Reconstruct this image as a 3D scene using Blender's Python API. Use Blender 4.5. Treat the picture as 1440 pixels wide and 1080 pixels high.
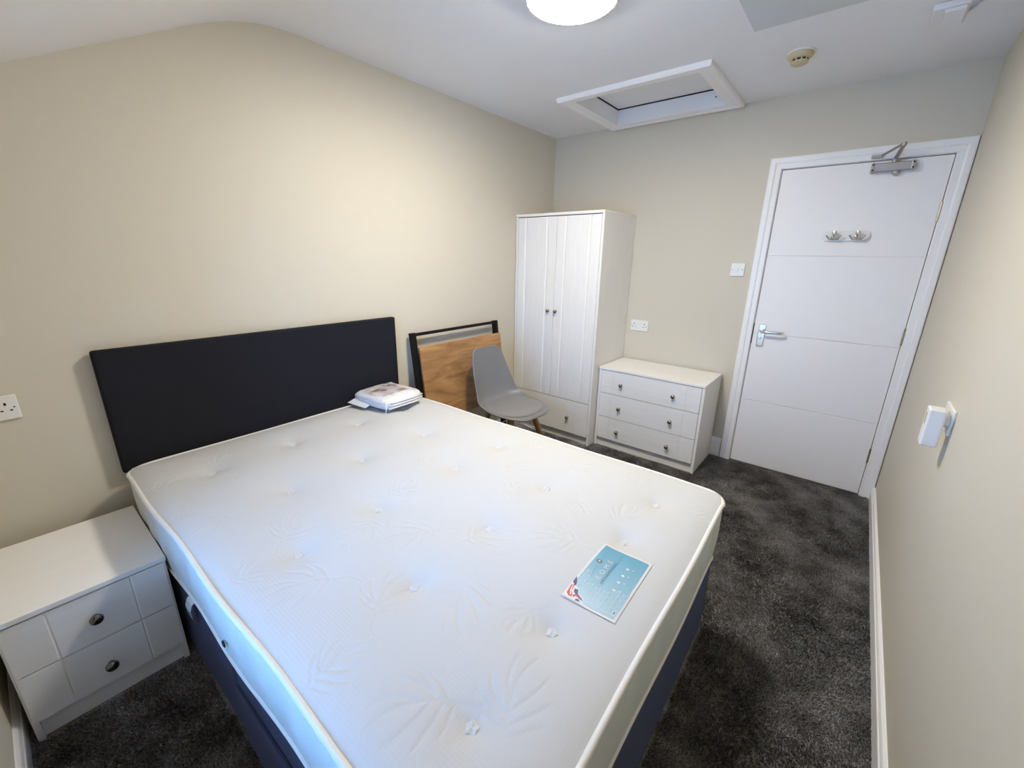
import bpy, math, random
import numpy as np
from mathutils import Vector, Matrix

for _o in list(bpy.data.objects):
    bpy.data.objects.remove(_o, do_unlink=True)
scene = bpy.context.scene
COL = scene.collection
random.seed(7)
rng = np.random.default_rng(7)

# ------------------------------------------------------------------ camera
ROOM_W, ROOM_H, ROOM_F = 2.5415, 2.396, -3.52      # right wall x, ceiling z, front wall y
yaw, pitch, roll, focal_px = 0.6771, -0.2943, 0.0164, 589.06
fwd = Vector((-math.sin(yaw)*math.cos(pitch), math.cos(yaw)*math.cos(pitch), math.sin(pitch)))
rgt = fwd.cross(Vector((0, 0, 1))).normalized()
upv = rgt.cross(fwd)
r2 = rgt*math.cos(roll) + upv*math.sin(roll)
u2 = upv*math.cos(roll) - rgt*math.sin(roll)
cam_data = bpy.data.cameras.new('camera')
cam_data.sensor_fit = 'HORIZONTAL'
cam_data.sensor_width = 36.0
cam_data.lens = focal_px/1440*36.0
cam_data.clip_start = 0.02
cam_data.clip_end = 200
cam = bpy.data.objects.new('camera', cam_data)
cam.matrix_world = Matrix(((r2.x, u2.x, -fwd.x, 2.2175), (r2.y, u2.y, -fwd.y, -3.2927), (r2.z, u2.z, -fwd.z, 1.4436), (0, 0, 0, 1)))
COL.objects.link(cam)
scene.camera = cam

# ------------------------------------------------------------------ world, exposure
world = bpy.data.worlds.new('overcast_sky')
scene.world = world
world.use_nodes = True
_bg = world.node_tree.nodes['Background']
_bg.inputs['Color'].default_value = (0.15, 0.40, 1.0, 1)
_bg.inputs['Strength'].default_value = 60.0
LAMP_STRENGTH = 105.0
LAMP_COLOR = (1.0, 0.93, 0.81, 1)
vs = scene.view_settings
vs.view_transform = 'Standard'
vs.look = 'None'
vs.gamma = 1.0
vs.use_curve_mapping = False
vs.exposure = 0.56
try:
    scene.cycles.use_denoising = True
    scene.cycles.max_bounces = 7
    scene.cycles.diffuse_bounces = 5
    scene.cycles.glossy_bounces = 3
    scene.cycles.use_adaptive_sampling = True
    scene.cycles.adaptive_threshold = 0.04
    scene.cycles.sample_clamp_indirect = 8.0
except Exception:
    pass

# ------------------------------------------------------------------ materials
MATS = {}
def new_mat(name):
    m = bpy.data.materials.new(name)
    m.use_nodes = True
    b = m.node_tree.nodes['Principled BSDF']
    MATS[name] = m
    return m, m.node_tree.nodes, m.node_tree.links, b

def plain(name, col, rough=0.5, metal=0.0, noise=None, bump=None, vary=0.0, spec=0.5, coat=0.0):
    """noise = (scale, detail) for a bump and a slight colour variation."""
    m, N, L, b = new_mat(name)
    b.inputs['Base Color'].default_value = (*col, 1)
    b.inputs['Roughness'].default_value = rough
    b.inputs['Metallic'].default_value = metal
    b.inputs['Specular IOR Level'].default_value = spec
    b.inputs['Coat Weight'].default_value = coat
    if noise:
        tc = N.new('ShaderNodeTexCoord')
        nz = N.new('ShaderNodeTexNoise')
        nz.inputs['Scale'].default_value = noise[0]
        nz.inputs['Detail'].default_value = noise[1]
        L.new(tc.outputs['Object'], nz.inputs['Vector'])
        if bump:
            bp = N.new('ShaderNodeBump')
            bp.inputs['Strength'].default_value = bump[0]
            bp.inputs['Distance'].default_value = bump[1]
            L.new(nz.outputs['Fac'], bp.inputs['Height'])
            L.new(bp.outputs['Normal'], b.inputs['Normal'])
        if vary:
            cr = N.new('ShaderNodeMix')
            cr.data_type = 'RGBA'
            cr.inputs['A'].default_value = (*[c*(1-vary) for c in col], 1)
            cr.inputs['B'].default_value = (*[min(1, c*(1+vary)) for c in col], 1)
            L.new(nz.outputs['Fac'], cr.inputs['Factor'])
            L.new(cr.outputs['Result'], b.inputs['Base Color'])
    return m

WALL = plain('wall_paint', (0.635, 0.585, 0.475), 0.55, noise=(90, 3), bump=(0.06, 0.002), vary=0.015, spec=0.3)
CEIL = plain('ceiling_paint', (0.82, 0.81, 0.795), 0.8, noise=(5, 6), bump=(0.25, 0.004), vary=0.03, spec=0.2)
GLOSS = plain('white_gloss_paint', (0.87, 0.86, 0.845), 0.32, noise=(30, 2), bump=(0.04, 0.001))
DOORW = plain('white_door_paint', (0.86, 0.84, 0.825), 0.4, noise=(14, 3), bump=(0.05, 0.001))
PLASTIC = plain('white_plastic', (0.80, 0.79, 0.75), 0.35)
PLASTIC2 = plain('white_fitting_plastic', (0.78, 0.77, 0.76), 0.4)
IVORY = plain('aged_ivory_plastic', (0.56, 0.46, 0.27), 0.45)
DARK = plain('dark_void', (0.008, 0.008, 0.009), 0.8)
DKCHROME = plain('dark_chrome', (0.22, 0.22, 0.23), 0.10, 1.0)
CHROME = plain('polished_chrome', (0.75, 0.75, 0.76), 0.12, 1.0)
NICKEL = plain('antique_nickel', (0.30, 0.29, 0.27), 0.22, 1.0)
SILVER = plain('silver_paint_metal', (0.42, 0.40, 0.385), 0.42, 0.6)
BRASS = plain('dull_brass_steel', (0.45, 0.40, 0.32), 0.35, 1.0)
BLACKM = plain('black_powder_coat', (0.006, 0.006, 0.007), 0.55, spec=0.2)
GREYP = plain('grey_shell_plastic', (0.185, 0.184, 0.190), 0.42)
GREYC = plain('grey_leatherette', (0.215, 0.207, 0.203), 0.5, noise=(300, 3), bump=(0.08, 0.0006))
LEGW = plain('beech_leg_wood', (0.36, 0.19, 0.08), 0.45, noise=(18, 4), vary=0.25)
HEADF = plain('navy_headboard_fabric', (0.0100, 0.0112, 0.0175), 0.85, noise=(700, 2), bump=(0.35, 0.0006), vary=0.35, spec=0.25)
BASEF = plain('charcoal_divan_fabric', (0.034, 0.039, 0.064), 0.9, noise=(600, 2), bump=(0.3, 0.0006), vary=0.25, spec=0.2)
_b = BASEF.node_tree.nodes['Principled BSDF']
_b.inputs['Sheen Weight'].default_value = 0.28
_b.inputs['Sheen Roughness'].default_value = 0.45
_b.inputs['Sheen Tint'].default_value = (0.35, 0.45, 0.85, 1)
PIPE = plain('white_piping', (0.70, 0.69, 0.665), 0.6, noise=(400, 2), bump=(0.1, 0.0006))
TUFT = plain('white_felt', (0.60, 0.60, 0.61), 0.7, noise=(200, 2), bump=(0.3, 0.001))
PATCH = plain('grey_board_paint', (0.60, 0.62, 0.61), 0.7, noise=(8, 2), vary=0.02)

def wood_mat(name, c1, c2, scale, axis, rough, bump=0.05, ring=3.0, contrast=1.0):
    m, N, L, b = new_mat(name)
    tc = N.new('ShaderNodeTexCoord')
    mp = N.new('ShaderNodeMapping')
    mp.inputs['Scale'].default_value = scale
    nz = N.new('ShaderNodeTexNoise')
    nz.inputs['Scale'].default_value = ring
    nz.inputs['Detail'].default_value = 7
    nz.inputs['Roughness'].default_value = 0.62
    nz.inputs['Distortion'].default_value = 1.2
    L.new(tc.outputs['Object'], mp.inputs['Vector'])
    L.new(mp.outputs['Vector'], nz.inputs['Vector'])
    cr = N.new('ShaderNodeValToRGB')
    cr.color_ramp.elements[0].position = 0.32
    cr.color_ramp.elements[1].position = 0.68
    cr.color_ramp.elements[0].color = (*c1, 1)
    cr.color_ramp.elements[1].color = (*c2, 1)
    L.new(nz.outputs['Fac'], cr.inputs['Fac'])
    L.new(cr.outputs['Color'], b.inputs['Base Color'])
    b.inputs['Roughness'].default_value = rough
    bp = N.new('ShaderNodeBump')
    bp.inputs['Strength'].default_value = bump
    bp.inputs['Distance'].default_value = 0.001
    L.new(nz.outputs['Fac'], bp.inputs['Height'])
    L.new(bp.outputs['Normal'], b.inputs['Normal'])
    return m

WHITE_H = wood_mat('white_ash_grain_horizontal', (0.79, 0.775, 0.745), (0.84, 0.83, 0.805), (0.7, 14, 14), 'x', 0.42, 0.12, 4.0)
WHITE_V = wood_mat('white_ash_grain_vertical', (0.79, 0.775, 0.745), (0.84, 0.83, 0.805), (14, 14, 0.7), 'z', 0.42, 0.12, 4.0)
WHITE_Y = wood_mat('white_ash_grain_across', (0.84, 0.83, 0.80), (0.87, 0.86, 0.84), (14, 0.7, 14), 'y', 0.42, 0.06, 4.0)
OAK = wood_mat('oak_board', (0.23, 0.105, 0.035), (0.52, 0.285, 0.115), (6, 1.0, 6), 'y', 0.5, 0.1, 2.2)

def carpet_mat():
    m, N, L, b = new_mat('charcoal_carpet')
    tc = N.new('ShaderNodeTexCoord')
    n1 = N.new('ShaderNodeTexNoise'); n1.inputs['Scale'].default_value = 8.0; n1.inputs['Detail'].default_value = 8
    n2 = N.new('ShaderNodeTexNoise'); n2.inputs['Scale'].default_value = 260.0; n2.inputs['Detail'].default_value = 2
    L.new(tc.outputs['Object'], n1.inputs['Vector']); L.new(tc.outputs['Object'], n2.inputs['Vector'])
    r1 = N.new('ShaderNodeValToRGB')
    r1.color_ramp.elements[0].position = 0.35; r1.color_ramp.elements[1].position = 0.68
    r1.color_ramp.elements[0].color = (0.55, 0.55, 0.55, 1); r1.color_ramp.elements[1].color = (1.35, 1.35, 1.35, 1)
    r2_ = N.new('ShaderNodeValToRGB')
    r2_.color_ramp.elements[0].position = 0.33; r2_.color_ramp.elements[1].position = 0.72
    r2_.color_ramp.elements[0].color = (0.066, 0.065, 0.070, 1); r2_.color_ramp.elements[1].color = (0.39, 0.38, 0.385, 1)
    L.new(n1.outputs['Fac'], r1.inputs['Fac']); L.new(n2.outputs['Fac'], r2_.inputs['Fac'])
    mx = N.new('ShaderNodeMix'); mx.data_type = 'RGBA'; mx.blend_type = 'MULTIPLY'
    mx.inputs['Factor'].default_value = 1.0
    L.new(r2_.outputs['Color'], mx.inputs['A']); L.new(r1.outputs['Color'], mx.inputs['B'])
    L.new(mx.outputs['Result'], b.inputs['Base Color'])
    bp = N.new('ShaderNodeBump'); bp.inputs['Strength'].default_value = 0.8; bp.inputs['Distance'].default_value = 0.004
    L.new(n2.outputs['Fac'], bp.inputs['Height']); L.new(bp.outputs['Normal'], b.inputs['Normal'])
    b.inputs['Roughness'].default_value = 0.95
    b.inputs['Specular IOR Level'].default_value = 0.15
    return m
CARPET = carpet_mat()

def knit_mat():
    """white mattress ticking with a fine raised dot weave"""
    m, N, L, b = new_mat('white_knit_ticking')
    b.inputs['Base Color'].default_value = (0.53, 0.53, 0.53, 1)
    b.inputs['Roughness'].default_value = 0.75
    b.inputs['Specular IOR Level'].default_value = 0.25
    tc = N.new('ShaderNodeTexCoord')
    sp = N.new('ShaderNodeSeparateXYZ')
    L.new(tc.outputs['Object'], sp.inputs['Vector'])
    def mth(op, a, bb):
        n = N.new('ShaderNodeMath'); n.operation = op
        for i, v in enumerate((a, bb)):
            if v is None: continue
            if isinstance(v, (int, float)): n.inputs[i].default_value = v
            else: L.new(v, n.inputs[i])
        return n.outputs[0]
    k = 2*math.pi/0.0160
    p = mth('MULTIPLY', sp.outputs['X'], k)
    q = mth('MULTIPLY', sp.outputs['Y'], k)
    s1 = mth('SINE', mth('ADD', p, q), None)
    s2 = mth('SINE', mth('SUBTRACT', p, q), None)
    h = mth('MULTIPLY', s1, s2)
    nz = N.new('ShaderNodeTexNoise'); nz.inputs['Scale'].default_value = 600; nz.inputs['Detail'].default_value = 1
    L.new(tc.outputs['Object'], nz.inputs['Vector'])
    h2 = mth('ADD', mth('MULTIPLY', h, 0.5), mth('MULTIPLY', nz.outputs['Fac'], 0.4))
    bp = N.new('ShaderNodeBump'); bp.inputs['Strength'].default_value = 0.28; bp.inputs['Distance'].default_value = 0.0010
    L.new(h2, bp.inputs['Height']); L.new(bp.outputs['Normal'], b.inputs['Normal'])
    return m
KNIT = knit_mat()

def border_mat():
    """mattress side: fine ribs in pale grey-green thread"""
    m, N, L, b = new_mat('ribbed_mattress_border')
    tc = N.new('ShaderNodeTexCoord')
    sp = N.new('ShaderNodeSeparateXYZ'); L.new(tc.outputs['Object'], sp.inputs['Vector'])
    ad = N.new('ShaderNodeMath'); ad.operation = 'ADD'
    L.new(sp.outputs['X'], ad.inputs[0]); L.new(sp.outputs['Y'], ad.inputs[1])
    w1 = N.new('ShaderNodeMath'); w1.operation = 'SINE'
    ms = N.new('ShaderNodeMath'); ms.operation = 'MULTIPLY'; ms.inputs[1].default_value = 2*math.pi/0.16
    L.new(ad.outputs[0], ms.inputs[0]); L.new(ms.outputs[0], w1.inputs[0])
    wz = N.new('ShaderNodeMath'); wz.operation = 'MULTIPLY_ADD'
    wz.inputs[1].default_value = 0.003; L.new(w1.outputs[0], wz.inputs[0]); L.new(sp.outputs['Z'], wz.inputs[2])
    sc = N.new('ShaderNodeMath'); sc.operation = 'MULTIPLY'; sc.inputs[1].default_value = 2*math.pi/0.0085
    L.new(wz.outputs[0], sc.inputs[0])
    sn = N.new('ShaderNodeMath'); sn.operation = 'SINE'; L.new(sc.outputs[0], sn.inputs[0])
    mr = N.new('ShaderNodeMapRange'); mr.inputs['From Min'].default_value = -1; mr.inputs['From Max'].default_value = 1
    L.new(sn.outputs[0], mr.inputs['Value'])
    cr = N.new('ShaderNodeValToRGB')
    cr.color_ramp.elements[0].color = (0.36, 0.46, 0.46, 1); cr.color_ramp.elements[1].color = (0.74, 0.74, 0.72, 1)
    cr.color_ramp.elements[0].position = 0.15; cr.color_ramp.elements[1].position = 0.55
    L.new(mr.outputs['Result'], cr.inputs['Fac']); L.new(cr.outputs['Color'], b.inputs['Base Color'])
    bp = N.new('ShaderNodeBump'); bp.inputs['Strength'].default_value = 0.5; bp.inputs['Distance'].default_value = 0.002
    L.new(mr.outputs['Result'], bp.inputs['Height']); L.new(bp.outputs['Normal'], b.inputs['Normal'])
    b.inputs['Roughness'].default_value = 0.7
    return m
BORDER = border_mat()

def emit_mat(name, col, strength):
    m, N, L, b = new_mat(name)
    b.inputs['Base Color'].default_value = (0.9, 0.9, 0.88, 1)
    b.inputs['Emission Color'].default_value = col
    b.inputs['Emission Strength'].default_value = strength
    b.inputs['Roughness'].default_value = 0.4
    return m
LAMPM = emit_mat('lit_opal_diffuser', LAMP_COLOR, LAMP_STRENGTH)

def pane_mat(name, tint, fres=0.06):
    m, N, L, b = new_mat(name)
    N.remove(b)
    out = N['Material Output']
    tr = N.new('ShaderNodeBsdfTransparent'); tr.inputs['Color'].default_value = (*tint, 1)
    gl = N.new('ShaderNodeBsdfGlossy'); gl.inputs['Roughness'].default_value = 0.06
    mx = N.new('ShaderNodeMixShader')
    fr = N.new('ShaderNodeFresnel'); fr.inputs['IOR'].default_value = 1.45
    L.new(fr.outputs[0], mx.inputs[0]); L.new(tr.outputs[0], mx.inputs[1]); L.new(gl.outputs[0], mx.inputs[2])
    L.new(mx.outputs[0], out.inputs['Surface'])
    return m
GLASS = pane_mat('window_glass', (0.95, 0.97, 0.97))

def bag_mat():
    m, N, L, b = new_mat('clear_plastic_over_white_linen')
    b.inputs['Base Color'].default_value = (0.72, 0.725, 0.75, 1)
    b.inputs['Roughness'].default_value = 0.45
    b.inputs['Coat Weight'].default_value = 0.8
    b.inputs['Coat Roughness'].default_value = 0.12
    tc = N.new('ShaderNodeTexCoord')
    mp = N.new('ShaderNodeMapping'); mp.inputs['Scale'].default_value = (1, 1, 2.5)
    L.new(tc.outputs['Object'], mp.inputs['Vector'])
    nz = N.new('ShaderNodeTexNoise'); nz.inputs['Scale'].default_value = 22; nz.inputs['Detail'].default_value = 4; nz.inputs['Distortion'].default_value = 1.5
    L.new(mp.outputs['Vector'], nz.inputs['Vector'])
    bp = N.new('ShaderNodeBump'); bp.inputs['Strength'].default_value = 0.7; bp.inputs['Distance'].default_value = 0.006
    L.new(nz.outputs['Fac'], bp.inputs['Height']); L.new(bp.outputs['Normal'], b.inputs['Normal']); L.new(bp.outputs['Normal'], b.inputs['Coat Normal'])
    return m
BAG = bag_mat()

def insert_mat():
    m, N, L, b = new_mat('printed_paper_insert')
    tc = N.new('ShaderNodeTexCoord')
    nz = N.new('ShaderNodeTexNoise'); nz.inputs['Scale'].default_value = 13; nz.inputs['Detail'].default_value = 1
    L.new(tc.outputs['Object'], nz.inputs['Vector'])
    cr = N.new('ShaderNodeValToRGB')
    e = cr.color_ramp.elements
    e[0].position = 0.36; e[0].color = (0.26, 0.18, 0.18, 1)
    e[1].position = 0.62; e[1].color = (0.66, 0.60, 0.60, 1)
    x = e.new(0.48); x.color = (0.56, 0.49, 0.51, 1)
    L.new(nz.outputs['Fac'], cr.inputs['Fac']); L.new(cr.outputs['Color'], b.inputs['Base Color'])
    b.inputs['Roughness'].default_value = 0.35; b.inputs['Coat Weight'].default_value = 0.6
    return m
INSERT = insert_mat()

def label_print_mat():
    m, N, L, b = new_mat('turquoise_label_print')
    tc = N.new('ShaderNodeTexCoord')
    sp = N.new('ShaderNodeSeparateXYZ'); L.new(tc.outputs['Object'], sp.inputs['Vector'])
    mr = N.new('ShaderNodeMapRange'); mr.inputs['From Min'].default_value = -2.52; mr.inputs['From Max'].default_value = -2.27
    L.new(sp.outputs['Y'], mr.inputs['Value'])
    cr = N.new('ShaderNodeValToRGB')
    cr.color_ramp.elements[0].color = (0.30, 0.46, 0.55, 1); cr.color_ramp.elements[1].color = (0.09, 0.30, 0.42, 1)
    L.new(mr.outputs['Result'], cr.inputs['Fac']); L.new(cr.outputs['Color'], b.inputs['Base Color'])
    b.inputs['Roughness'].default_value = 0.4
    return m
LABELP = label_print_mat()
L_WHITE = plain('label_white', (0.60, 0.60, 0.60), 0.5)
L_DARK = plain('label_dark_teal_ink', (0.05, 0.13, 0.18), 0.5)
L_MID = plain('label_blue_ink', (0.16, 0.36, 0.50), 0.5)
L_KEY = plain('label_key_pattern_ink', (0.46, 0.57, 0.62), 0.5)
L_GOLD = plain('label_emblem_olive', (0.10, 0.13, 0.10), 0.5)
L_RED = plain('flag_red', (0.50, 0.03, 0.03), 0.5)
L_BLUE = plain('flag_navy', (0.03, 0.03, 0.16), 0.5)

# ------------------------------------------------------------------ geometry helpers
class MB:
    def __init__(s): s.v = []; s.f = []
    def add(s, vs, fs):
        o = len(s.v); s.v += [tuple(map(float, p)) for p in vs]; s.f += [tuple(i+o for i in f) for f in fs]; return s
    def box(s, x0, x1, y0, y1, z0, z1):
        return s.add([(x0,y0,z0),(x1,y0,z0),(x1,y1,z0),(x0,y1,z0),(x0,y0,z1),(x1,y0,z1),(x1,y1,z1),(x0,y1,z1)],
                     [(0,3,2,1),(4,5,6,7),(0,1,5,4),(1,2,6,5),(2,3,7,6),(3,0,4,7)])
    def obox(s, o, U, V, N, w, h, d):
        """box with a corner at o, edges w along U, h along V, d along N"""
        o, U, V, N = map(Vector, (o, U, V, N))
        vs = [o+U*a*w+V*b*h+N*c*d for c in (0,1) for (a,b) in ((0,0),(1,0),(1,1),(0,1))]
        fl = [(0,3,2,1),(4,5,6,7),(0,1,5,4),(1,2,6,5),(2,3,7,6),(3,0,4,7)]
        if U.cross(V).dot(N) < 0: fl = [tuple(reversed(f)) for f in fl]
        return s.add(vs, fl)
    def prism(s, poly, axis, a, b):
        """polygon in the two other axes, extruded along axis from a to b"""
        n = len(poly)
        def P(p, t): return {'x': (t, p[0], p[1]), 'y': (p[0], t, p[1]), 'z': (p[0], p[1], t)}[axis]
        return s.add([P(p, a) for p in poly]+[P(p, b) for p in poly],
                     [tuple(range(n)), tuple(range(2*n-1, n-1, -1))]+[(i, i+n, (i+1) % n+n, (i+1) % n) for i in range(n)])
    def tube(s, path, rad, n=10, closed=False, caps=True):
        path = [Vector(p) for p in path]; m = len(path)
        rads = rad if isinstance(rad, (list, tuple)) else [rad]*m
        vs = []; ref = None
        for i, p in enumerate(path):
            a = path[i-1] if (i or closed) else p; b = path[(i+1) % m] if (i < m-1 or closed) else p
            t = (b-a).normalized()
            if ref is None:
                ref = Vector((0,0,1)) if abs(t.z) < .9 else Vector((1,0,0))
            ref = (ref - t*ref.dot(t)).normalized(); bi = t.cross(ref)
            for k in range(n):
                an = 2*math.pi*k/n; vs.append(p+(ref*math.cos(an)+bi*math.sin(an))*rads[i])
        fs = []
        for i in range(m if closed else m-1):
            j = (i+1) % m
            for k in range(n):
                fs.append((i*n+k, i*n+(k+1) % n, j*n+(k+1) % n, j*n+k))
        if caps and not closed:
            fs.append(tuple(range(n-1, -1, -1))); fs.append(tuple((m-1)*n+k for k in range(n)))
        return s.add(vs, fs)
    def lathe(s, prof, o=(0,0,0), axis=(0,0,1), n=24):
        """prof = [(radius, height along axis)]"""
        A = Vector(axis).normalized(); o = Vector(o)
        ref = Vector((0,0,1)) if abs(A.z) < .9 else Vector((1,0,0))
        X = (ref - A*ref.dot(A)).normalized(); Y = A.cross(X)
        vs = []; fs = []; m = len(prof)
        for r, h in prof:
            for k in range(n):
                an = 2*math.pi*k/n; vs.append(o+A*h+(X*math.cos(an)+Y*math.sin(an))*max(r, 1e-5))
        for i in range(m-1):
            for k in range(n):
                fs.append((i*n+k, i*n+(k+1) % n, (i+1)*n+(k+1) % n, (i+1)*n+k))
        fs.append(tuple(range(n-1, -1, -1))); fs.append(tuple((m-1)*n+k for k in range(n)))
        return s.add(vs, fs)
    def grooved(s, o, U, V, N, w, h, t, grooves, gw=.006, gd=.0025, ch=.002):
        """slab w x h, front face towards N at thickness t, V grooves running along V"""
        o, U, V, N = map(Vector, (o, U, V, N))
        pr = [(0, 0), (0, t-ch), (ch, t)]
        for g in grooves: pr += [(g-gw/2, t), (g, t-gd), (g+gw/2, t)]
        pr += [(w-ch, t), (w, t-ch), (w, 0)]
        n = len(pr); vs = [o+U*a+N*b for a, b in pr]+[o+V*h+U*a+N*b for a, b in pr]
        fs = [tuple(range(n)), tuple(range(2*n-1, n-1, -1))]+[(i, i+n, (i+1) % n+n, (i+1) % n) for i in range(n)]
        if U.cross(N).dot(V) > 0: fs = [tuple(reversed(f)) for f in fs]
        return s.add(vs, fs)
    def build(s, name, mat, parent=None, smooth=False, bevel=None, seg=2, loc=None, fix=True):
        me = bpy.data.meshes.new(name); me.from_pydata(s.v, [], s.f)
        return finish(name, me, mat, parent, smooth, bevel, seg, loc, fix)

def finish(name, me, mat, parent=None, smooth=False, bevel=None, seg=2, loc=None, fix=True):
    if fix:
        import bmesh
        bm = bmesh.new(); bm.from_mesh(me)
        bmesh.ops.recalc_face_normals(bm, faces=bm.faces); bm.to_mesh(me); bm.free()
    me.materials.append(mat)
    if smooth:
        me.polygons.foreach_set('use_smooth', [True]*len(me.polygons))
        if smooth != 'all':
            me.set_sharp_from_angle(angle=math.radians(40))
    me.update()
    o = bpy.data.objects.new(name, me); COL.objects.link(o)
    if parent: o.parent = parent
    if loc: o.location = loc
    if bevel:
        md = o.modifiers.new('edge', 'BEVEL'); md.width = bevel; md.segments = seg; md.limit_method = 'ANGLE'; md.angle_limit = math.radians(40)
    return o

def tag(o, label, cat, group=None, kind=None):
    if label: o['label'] = label
    if cat: o['category'] = cat
    if group: o['group'] = group
    if kind: o['kind'] = kind
    return o
def thing(name, label, cat, loc=(0,0,0), rotz=0, group=None):
    o = bpy.data.objects.new(name, None); COL.objects.link(o)
    o.location = loc; o.rotation_euler = (0, 0, rotz); o.empty_display_size = .1
    return tag(o, label, cat, group)
def struct(o, label=None, cat=None):
    return tag(o, label, cat, kind='structure')
X_, Y_, Z_ = Vector((1,0,0)), Vector((0,1,0)), Vector((0,0,1))

# ------------------------------------------------------------------ room shell
W, H, F = ROOM_W, ROOM_H, ROOM_F
floor_o = struct(MB().box(-.15, W+.15, F-.15, .30, -.08, 0).build('floor', CARPET), 'dark charcoal carpeted bedroom floor', 'floor')
struct(MB().box(-.15, 0, F-.15, .15, 0, 2.62).build('wall_left', WALL), 'beige wall behind the dark headboard', 'wall')
struct(MB().box(W, W+.15, F-.15, .15, 0, 2.62).build('wall_right', WALL), 'pale beige wall on the right beside the door', 'wall')
DX0, DX1, DZ = 1.697, 2.475, 1.993          # door opening in the back wall
wb = MB().box(0, DX0, 0, .15, 0, 2.62).box(DX1, W, 0, .15, 0, 2.62).box(DX0, DX1, 0, .15, DZ, 2.62)
struct(wb.build('wall_back', WALL), 'beige wall behind the wardrobe with the door opening', 'wall')
WX0, WX1, WZ0, WZ1 = .68, 1.90, .50, 1.73    # window opening in the front wall
wf = MB().box(0, WX0, F-.15, F, 0, 2.1).box(WX1, W, F-.15, F, 0, 2.1).box(WX0, WX1, F-.15, F, 0, WZ0).box(WX0, WX1, F-.15, F, WZ1, 2.1)
struct(wf.build('wall_front', WALL), 'beige low wall under the slope beside the bedside cabinet', 'wall')

# ceiling: flat part, rounded bend, slope down towards the front wall, with the loft hatch opening left out
prof = [(.15, H), (-.10, H), (-.70, H), (-2.16, H)]
b0, b1, b2 = Vector((-2.16, H)), Vector((-2.358, H)), Vector((-2.56, H-.53*(2.56-2.358)))
for k in range(1, 9):
    t = k/8; p = b0*(1-t)**2+b1*2*t*(1-t)+b2*t*t; prof.append((p.x, p.y))
prof.append((F-.15, H-.53*(-(F-.15)-2.358)))
xs = [-.15, .60, 1.35, W+.15]
cm = MB(); nX = len(xs)
for lift in (0, .09):
    base = len(cm.v)
    vs_ = [(x, y, z+lift) for (y, z) in prof for x in xs]
    fs_ = []
    for i in range(len(prof)-1):
        for j in range(nX-1):
            if i == 1 and j == 1: continue
            fs_.append((i*nX+j, i*nX+j+1, (i+1)*nX+j+1, (i+1)*nX+j))
    cm.add(vs_, fs_)
n_ = len(prof)*nX
def hole(i, j): return i*nX+j
ring = [hole(1,1), hole(1,2), hole(2,2), hole(2,1)]
cm.f += [(ring[k], ring[(k+1) % 4], ring[(k+1) % 4]+n_, ring[k]+n_) for k in range(4)]
co = struct(cm.build('ceiling', CEIL, smooth=True), 'white plastered ceiling sloping down at the left', 'ceiling')

# skirting boards: profile (thickness, height) run along the walls
def skirt(name, o, U, N, length, prof_, label):
    o, U, N = Vector(o), Vector(U), Vector(N)
    n = len(prof_); vs_ = [o+N*a+Z_*b for a, b in prof_]+[o+U*length+N*a+Z_*b for a, b in prof_]
    fs_ = [tuple(range(n)), tuple(range(2*n-1, n-1, -1))]+[(i, i+n, (i+1) % n+n, (i+1) % n) for i in range(n)]
    return struct(MB().add(vs_, fs_).build(name, GLOSS), label, 'skirting board')
P_TALL = [(0, 0), (.015, 0), (.015, .115), (.0125, .122), (.0125, .128), (.010, .140), (.006, .148), (0, .150)]
P_LOW = [(0, 0), (.018, 0), (.018, .066), (.0165, .070), (.0145, .071), (.0135, .076), (.010, .084), (.004, .090), (0, .090)]
skirt('baseboard_back', (.776, 0, 0), X_, -Y_, 1.628-.776, P_TALL, 'white skirting board behind the chest of drawers')
skirt('baseboard_right', (W, -.021, 0), -Y_, -X_, -F-.021, P_LOW, 'white skirting board along the right wall')
skirt('baseboard_left', (0, -.53, 0), -Y_, X_, -F-.53, P_LOW, 'white skirting board under the headboard wall')
skirt('baseboard_front', (.018, F, 0), X_, Y_, W-.036, P_LOW, 'white skirting board beside the bedside cabinet')

# window in the front wall, behind the camera: gives the cool daylight
win = struct(thing('window_1', 'white framed window in the low front wall', 'window', ((WX0+WX1)/2, F-.07, WZ0)))
ww, wh = WX1-WX0, WZ1-WZ0
for nm, bx in (('window_frame', (-ww/2, ww/2, -.03, .03, 0, .05)), ('window_frame', (-ww/2, ww/2, -.03, .03, wh-.05, wh)),
               ('window_frame', (-ww/2, -ww/2+.05, -.03, .03, .05, wh-.05)), ('window_frame', (ww/2-.05, ww/2, -.03, .03, .05, wh-.05)),
               ('mullion', (-.03, .03, -.03, .03, .05, wh-.05))):
    MB().box(*bx).build(nm, PLASTIC2, win, bevel=.003)
for sx in (-1, 1):
    MB().box(min(sx*.03, sx*(ww/2-.05)), max(sx*.03, sx*(ww/2-.05)), -.004, .004, .05, wh-.05).build('pane', GLASS, win)
MB().box(-ww/2-.04, ww/2+.04, .031, .10, -.022, -.001).build('window_sill', GLOSS, win, bevel=.004)

# unseen wall and ground added outside the window to block low sky light
BLOCKER = plain('grey_brown_blocker', (0.22, 0.19, 0.16), 0.9, noise=(6, 4), vary=0.2)
struct(MB().box(-8, 10, -5.6, -5.3, -3.0, 3.3).build('sky_blocker_wall', BLOCKER), 'added unseen wall outside the window that blocks low sky', 'wall')
struct(MB().box(-8, 10, -5.3, F-.16, -3.1, -3.0).build('sky_blocker_ground', BLOCKER), 'added unseen ground outside that blocks light from below', 'ground')

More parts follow.
